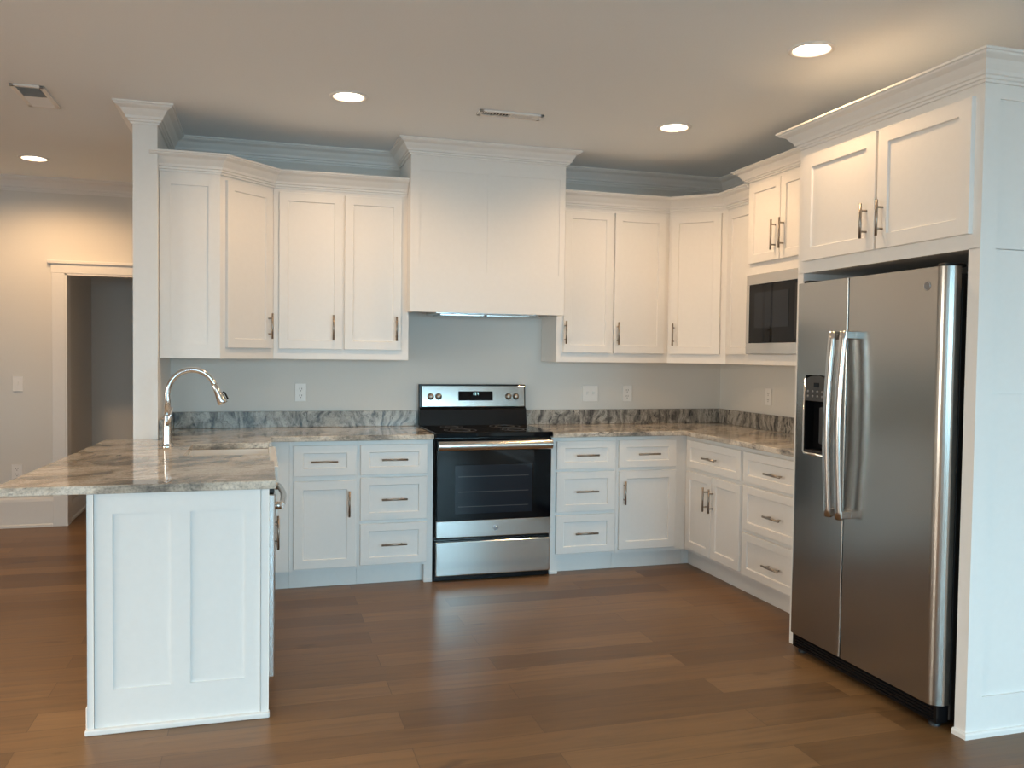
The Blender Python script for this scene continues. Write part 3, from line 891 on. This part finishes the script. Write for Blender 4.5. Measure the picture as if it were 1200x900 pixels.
fridge_handle(fz, -2.578)
fridge_handle(rd, -2.652)
bg_ = MB().lathe((FX - 0.0002, -3.075, 1.700), (-1, 0, 0), [(0.0, 0.0015), (0.016, 0.0015), (0.018, 0.001), (0.018, 0.0)], 24)
bo = bg_.build('badge', 'badge', rd)
MB().lathe((FX - 0.0016, -3.075, 1.700), (-1, 0, 0), [(0.0165, 0), (0.0165, 0.0008), (0.0145, 0.0008), (0.0145, 0)], 24).build('badge_ring', 'chrome', bo)
kg = MB().box(FX + 0.02, FX + 0.075, FY1 + 0.01, FY0 - 0.01, 0.022, 0.086)
for k in range(4):
    kg.box(FX + 0.014, FX + 0.021, FY1 + 0.03, FY0 - 0.03, 0.030 + k * 0.013, 0.036 + k * 0.013)
kg.build('base_grille', 'black', t)
for y in (FY1 + 0.05, FY0 - 0.05):
    MB().lathe((FX + 0.05, y, 0.0), (0, 0, 1), [(0.022, 0), (0.022, 0.012), (0.009, 0.014), (0.009, 0.04)], 16).build('foot', 'blackm', t)
    MB().box(FX + 0.02, FX + 0.12, y - 0.02, y + 0.02, FZ1, FZ1 + 0.014, 0.004).build('hinge_cover', 'blackm', t)

# ------------------------------------------------------------------ microwave
MX = XM - 0.022
t = thing('microwave', (2.1, -1.33, 1.435), 'stainless steel built-in microwave in the cabinet left of the refrigerator', 'microwave')
MB().box(XM + 0.01, 2.24, -1.70, -1.03, 1.446, 1.930, 0.003).build('body', 'blackm', t)
mf = MB(); ya, yb = -1.005, -1.725; za, zb = 1.440, 1.935; wa, wb, wza, wzb = -1.040, -1.690, 1.508, 1.872
mf.box(MX, XM + 0.0, yb, ya, za, wza, 0.002).box(MX, XM, yb, ya, wzb, zb, 0.002).box(MX, XM, wa, ya, wza, wzb, 0.0).box(MX, XM, yb, wb, wza, wzb, 0.0)
mf.build('trim_frame', 'steelr', t)
dr = MB().box(MX + 0.001, XM, wb + 0.001, wa - 0.001, wza + 0.001, wzb - 0.001, 0.002).build('door', 'glass_b', t)
MB().box(MX - 0.0005, MX + 0.002, -1.46, -1.10, 1.60, 1.82, 0.0008).build('window', 'win_b', dr)
MB().box(MX - 0.001, MX + 0.002, wb + 0.02, -1.52, 1.53, 1.85, 0.0008).build('control_panel', 'blackm', dr)

# ------------------------------------------------------------------ range
RX0, RX1 = 0.006, 0.762; RY = -0.662
t = thing('range', (0.384, -0.33, 0), 'stainless steel and black freestanding electric range between the drawer cabinets', 'range')
MB().box(RX0, RX1, RY + 0.045, -0.03, 0.0, 0.905, 0.003).build('body', 'black', t)
ck = MB().box(RX0 - 0.003, RX1 + 0.003, RY - 0.003, -0.095, 0.900, 0.930, 0.006, 3).build('cooktop', 'glass_b', t)
for cx_, cy_, r in ((0.20, -0.48, 0.105), (0.57, -0.48, 0.09), (0.20, -0.22, 0.075), (0.57, -0.22, 0.105)):
    m = MB()
    for q in (r, r * 0.62):
        m.lathe((cx_, cy_, 0.9303), (0, 0, 1), [(q, 0), (q, 0.0004), (q - 0.003, 0.0004), (q - 0.003, 0)], 40)
    m.build('burner_ring', 'badge', ck)
# backguard: black base slope with a steel control panel above
bgd = MB().extrude_x([(-0.095, 0.925), (-0.075, 1.035), (-0.055, 1.05), (-0.040, 1.208), (-0.006, 1.208), (-0.006, 0.925)], RX0 + 0.004, RX1 + 0.006, 0.003)
bgo = bgd.build('backguard', 'black', t)
cpn = MB().extrude_x([(-0.0625, 1.054), (-0.0475, 1.198), (-0.030, 1.198), (-0.030, 1.054)], RX0 + 0.020, RX1 - 0.004, 0.003)
cpo = cpn.build('control_panel', 'steelr', bgo)
Nn = Vector((0, -0.995, 0.104)).normalized()


def on_panel(x, z, d=0.0):
    y = -0.0625 + (z - 1.054) / 0.144 * 0.015
    return Vector((x, y, z)) + Nn * d


kx = MB()
for x in (0.088, 0.143, 0.640, 0.695):
    MB().lathe(on_panel(x, 1.124), Nn, [(0.023, 0), (0.023, 0.004), (0.019, 0.006), (0.017, 0.024), (0.014, 0.027), (0, 0.027)], 24).build('knob', 'nickel', t)
dsp = MB(); c = [on_panel(0.282, 1.096, -0.002), on_panel(0.527, 1.096, -0.002), on_panel(0.527, 1.160, -0.002), on_panel(0.282, 1.160, -0.002)]
tb = bmesh.new(); a_ = [tb.verts.new(p) for p in c]; b_ = [tb.verts.new(p + Nn * 0.005) for p in c]
tb.faces.new(a_); tb.faces.new(b_)
for k in range(4):
    tb.faces.new((a_[k], a_[(k + 1) % 4], b_[(k + 1) % 4], b_[k]))
dsp.add(tb)
dso = dsp.build('clock_display', 'glass_b', t)


def digit_bars(m, x, z, s, on):
    segs = {'a': (0, s, 0.5 * s, 0), 'b': (0.25 * s, .5 * s, 0, .5 * s), 'c': (0.25 * s, -.5 * s, 0, .5 * s), 'd': (0, -s, .5 * s, 0), 'e': (-.25 * s, -.5 * s, 0, .5 * s), 'f': (-.25 * s, .5 * s, 0, .5 * s), 'g': (0, 0, .5 * s, 0)}
    for q in on:
        dx, dz, w_, h_ = segs[q]
        p = on_panel(x + dx, z + dz, 0.0035)
        m.box(p.x - w_ * .4 - 0.0009, p.x + w_ * .4 + 0.0009, p.y - 0.0008, p.y, p.z - h_ * .8 - 0.0009, p.z + h_ * .8 + 0.0009)


dg = MB()
for k, on_ in enumerate(('bc', 'abcdef', 'bcfg')):
    digit_bars(dg, 0.388 + k * 0.016, 1.143, 0.009, on_)
dg.build('digits', 'digit', dso)
# oven door
od = MB().box(RX0 + 0.006, RX1 - 0.006, RY, RY + 0.042, 0.385, 0.893, 0.004).build('oven_door', 'glass_b', t)
MB().box(0.128, 0.628, RY - 0.0012, RY + 0.002, 0.425, 0.728, 0.0006).build('window', 'win_b', od)
rk = MB()
for z in (0.655, 0.560, 0.468):
    rk.box(0.150, 0.605, RY - 0.0018, RY - 0.0011, z, z + 0.003)
rk.build('oven_rack', 'grayp', od)
MB().box(RX0 + 0.006, RX1 - 0.006, RY - 0.003, RY + 0.042, 0.279, 0.384, 0.004).build('door_band', 'steelr', od)
bdg = MB().lathe((0.391, RY - 0.003, 0.332), (0, -1, 0), [(0.0, 0.0015), (0.015, 0.0015), (0.017, 0.001), (0.017, 0)], 24).build('badge', 'badge', od)
MB().lathe((0.391, RY - 0.0044, 0.332), (0, -1, 0), [(0.0155, 0), (0.0155, 0.0008), (0.0135, 0.0008), (0.0135, 0)], 24).build('badge_ring', 'chrome', t)
hd = MB(); poly = []
for k in range(13):
    a = PI * k / 12; poly.append((RY - 0.040 - 0.020 * math.sin(a), 0.853 + 0.030 * math.cos(a)))
poly += [(RY - 0.036, 0.828), (RY - 0.036, 0.878)]
hd.extrude_x(poly, RX0 + 0.008, RX1 - 0.014, 0.002)
for x in (RX0 + 0.02, RX1 - 0.05):
    hd.box(x, x + 0.03, RY - 0.040, RY + 0.002, 0.835, 0.870, 0.002)
hd.build('handle', 'steelr', od)
MB().box(RX0 + 0.006, RX1 - 0.006, RY, RY + 0.042, 0.040, 0.252, 0.006, 3).build('storage_drawer', 'steelr', t)

# ------------------------------------------------------------------ faucet
fx, fy = -1.484, -1.10
t = thing('faucet', (fx, fy, TOP), 'tall chrome gooseneck pull-down faucet behind the sink on the peninsula', 'faucet')
MB().lathe((fx, fy, TOP), (0, 0, 1), [(0.029, 0), (0.029, 0.006), (0.0255, 0.010), (0.0245, 0.02), (0.021, 0.09), (0.018, 0.155), (0.0185, 0.165), (0.0, 0.166)], 28).build('body', 'chrome', t)
pts = [(fx, fy, TOP + 0.16), (fx + 0.002, fy, TOP + 0.24)]
cx0, cz0, R = fx + 0.120, 1.185, 0.120
for k in range(25):
    a = PI - (PI + 0.0 - 0.38) * k / 24
    pts.append((cx0 + R * math.cos(a), fy, cz0 + (R + 0.012) * math.sin(a)))
MB().tube(pts, 0.0145, 16).build('spout', 'chrome', t)
e = Vector(pts[-1]); dv = (Vector(pts[-1]) - Vector(pts[-2])).normalized()
hdm = MB().lathe(e, dv, [(0.0145, -0.005), (0.0155, 0.0), (0.017, 0.004), (0.0175, 0.03), (0.025, 0.085), (0.0255, 0.098), (0.020, 0.101), (0, 0.101)], 24)
ho = hdm.build('spray_head', 'chrome', t)
pn = Vector((-dv.z, 0, dv.x)); pp = e + dv * 0.07
MB().tube([pp + pn * 0.022 - dv * 0.026, pp + pn * 0.030 - dv * 0.020, pp + pn * 0.032 + dv * 0.018], 0.0045, 10).build('spray_button', 'blackm', ho)
lv = MB().tube([(fx + 0.0, fy - 0.02, TOP + 0.115), (fx + 0.012, fy - 0.036, TOP + 0.135), (fx + 0.026, fy - 0.044, TOP + 0.205)], [0.010, 0.008, 0.0055], 12)
lv.build('lever', 'chrome', t)

# ------------------------------------------------------------------ plates, vents, lights
def plate(name, c, U, N, label, cat, kind, w=0.072, h=0.115, group=None):
    """outlet or switch plate centred at c on a wall; U across, N outward"""
    t = thing(name, c, label, cat, group)
    c = Vector(c); U = Vector(U); N = Vector(N)
    p = MB().obox(c, U, N, -w / 2, w / 2, 0.0006, 0.006, -h / 2, h / 2, 0.002).build('plate', 'plate', t)
    n = max(1, round((w - 0.026) / 0.046))
    for i in range(n):
        u = (i - (n - 1) / 2) * 0.046
        if kind == 'outlet':
            for dz in (-0.022, 0.022):
                m = MB()
                for du in (-0.007, 0.007):
                    m.obox(c, U, N, u + du - 0.0014, u + du + 0.0014, 0.006, 0.0066, dz - 0.002, dz + 0.008)
                m.obox(c, U, N, u - 0.0025, u + 0.0025, 0.006, 0.0066, dz - 0.013, dz - 0.008)
                m.build('socket', 'slot', p)
        else:
            MB().obox(c, U, N, u - 0.005, u + 0.005, 0.005, 0.013, -0.006, 0.012, 0.002).build('toggle', 'plate', p)
    return t


NB, NR = (0, -1, 0), (-1, 0, 0)
plate('outlet', (-0.772, -0.001, 1.150), UX, NB, 'white outlet on the back wall left of the range', 'outlet', 'outlet')
plate('light_switch', (1.275, -0.001, 1.143), UX, NB, 'white double switch plate on the back wall right of the range', 'light switch', 'switch', 0.118)
plate('outlet', (1.568, -0.001, 1.143), UX, NB, 'white outlet on the back wall near the right corner', 'outlet', 'outlet')
plate('outlet', (X_RIGHT - 0.001, -0.655, 1.148), (0, -1, 0), NR, 'white outlet on the right wall below the microwave', 'outlet', 'outlet')
plate('light_switch', (-2.860, Y_FAR - 0.001, 1.142), UX, NB, 'white light switch on the hall wall left of the doorway', 'light switch', 'switch')
plate('outlet', (-2.870, Y_FAR - 0.001, 0.445), UX, NB, 'low white outlet on the hall wall just above the peninsula edge', 'outlet', 'outlet')


def vent(c, sx, sy, label, along):
    t = thing('ceiling_vent', (c[0], c[1], HZ), label, 'vent')
    x0, x1, y0, y1 = c[0] - sx / 2, c[0] + sx / 2, c[1] - sy / 2, c[1] + sy / 2; f = 0.024; z0, z1 = HZ - 0.011, HZ - 0.0005
    fr = MB().box(x0, x1, y0, y0 + f, z0, z1, 0.003).box(x0, x1, y1 - f, y1, z0, z1, 0.003).box(x0, x0 + f, y0, y1, z0, z1, 0.003).box(x1 - f, x1, y0, y1, z0, z1, 0.003)
    if along == 'x':
        fr.box((x0 + x1) / 2 - 0.004, (x0 + x1) / 2 + 0.004, y0 + f, y1 - f, z0, z1)
    else:
        fr.box(x0 + f, x1 - f, (y0 + y1) / 2 - 0.004, (y0 + y1) / 2 + 0.004, z0, z1)
    fr.build('frame', 'trim', t)
    MB().box(x0 + 0.01, x1 - 0.01, y0 + 0.01, y1 - 0.01, HZ - 0.0012, HZ - 0.0004).build('opening', 'slot', t)
    # two banks of louvres tilted opposite ways
    for s_ in (-1, 1):
        m = MB(); n = 9
        if along == 'x':
            a, b = ((x0 + f, (x0 + x1) / 2 - 0.004) if s_ < 0 else ((x0 + x1) / 2 + 0.004, x1 - f))
            for k in range(n):
                x = a + (b - a) * (k + 0.5) / n
                m.prism([(x - 0.004, y0 + f), (x + 0.004, y0 + f), (x + 0.004, y1 - f), (x - 0.004, y1 - f)], HZ - 0.0085, HZ - 0.0077)
                for v in list(m.bm.verts)[-8:]:
                    v.co.z -= s_ * (v.co.x - x) * 1.2
                    v.co.x = x + (v.co.x - x) * 1.8
        else:
            a, b = ((y0 + f, (y0 + y1) / 2 - 0.004) if s_ < 0 else ((y0 + y1) / 2 + 0.004, y1 - f))
            for k in range(n):
                y = a + (b - a) * (k + 0.5) / n
                m.prism([(x0 + f, y - 0.004), (x1 - f, y - 0.004), (x1 - f, y + 0.004), (x0 + f, y + 0.004)], HZ - 0.0085, HZ - 0.0077)
                for v in list(m.bm.verts)[-8:]:
                    v.co.z -= s_ * (v.co.y - y) * 1.2
                    v.co.y = y + (v.co.y - y) * 2.3
        m.build('louvre_bank', 'trim', t)
    return t


vent((-2.170, -0.695), 0.160, 0.40, 'white ceiling vent above the dining side, left of the column', 'y')
vent((0.305, -1.180), 0.37, 0.100, 'small white ceiling vent in front of the range hood', 'x')


def downlight(x, y, label, power=1.0, cone=164):
    t = thing('recessed_light', (x, y, HZ), label, 'ceiling light', 'recessed ceiling lights')
    MB().lathe((x, y, HZ), (0, 0, 1), [(0.100, -0.0005), (0.100, -0.004), (0.092, -0.008), (0.080, -0.006), (0.0765, 0.0), (0.074, 0.045), (0.0785, 0.045), (0.0785, -0.0005)], 40).build('trim_ring', 'trim', t)
    MB().lathe((x, y, HZ + 0.026), (0, 0, 1), [(0.0, 0.0), (0.0745, 0.0), (0.0745, 0.012), (0.0, 0.012)], 40).build('lens', 'lens', t)
    l = bpy.data.lights.new('lamp', 'SPOT'); l.energy = LAMP_W * power; l.color = LAMP; l.spot_size = math.radians(cone); l.spot_blend = 0.6; l.shadow_soft_size = 0.06
    o = bpy.data.objects.new('lamp', l); COL.objects.link(o); o.parent = t; o.location = (0, 0, 0.018)
    return t


downlight(*LIGHTS[0], 'round recessed ceiling light in front of the left wall cabinets')
downlight(*LIGHTS[1], 'round recessed ceiling light in front of the right wall cabinets, nearer the range')
downlight(*LIGHTS[2], 'round recessed ceiling light in front of the refrigerator cabinet', 0.6)
downlight(*LIGHTS[3], 'round recessed ceiling light on the far left, before the hall doorway', 1.65)
for x, y in FILL_LIGHTS:
    downlight(x, y, 'added recessed ceiling light out of view, for bounced fill light', 3.4, 125)
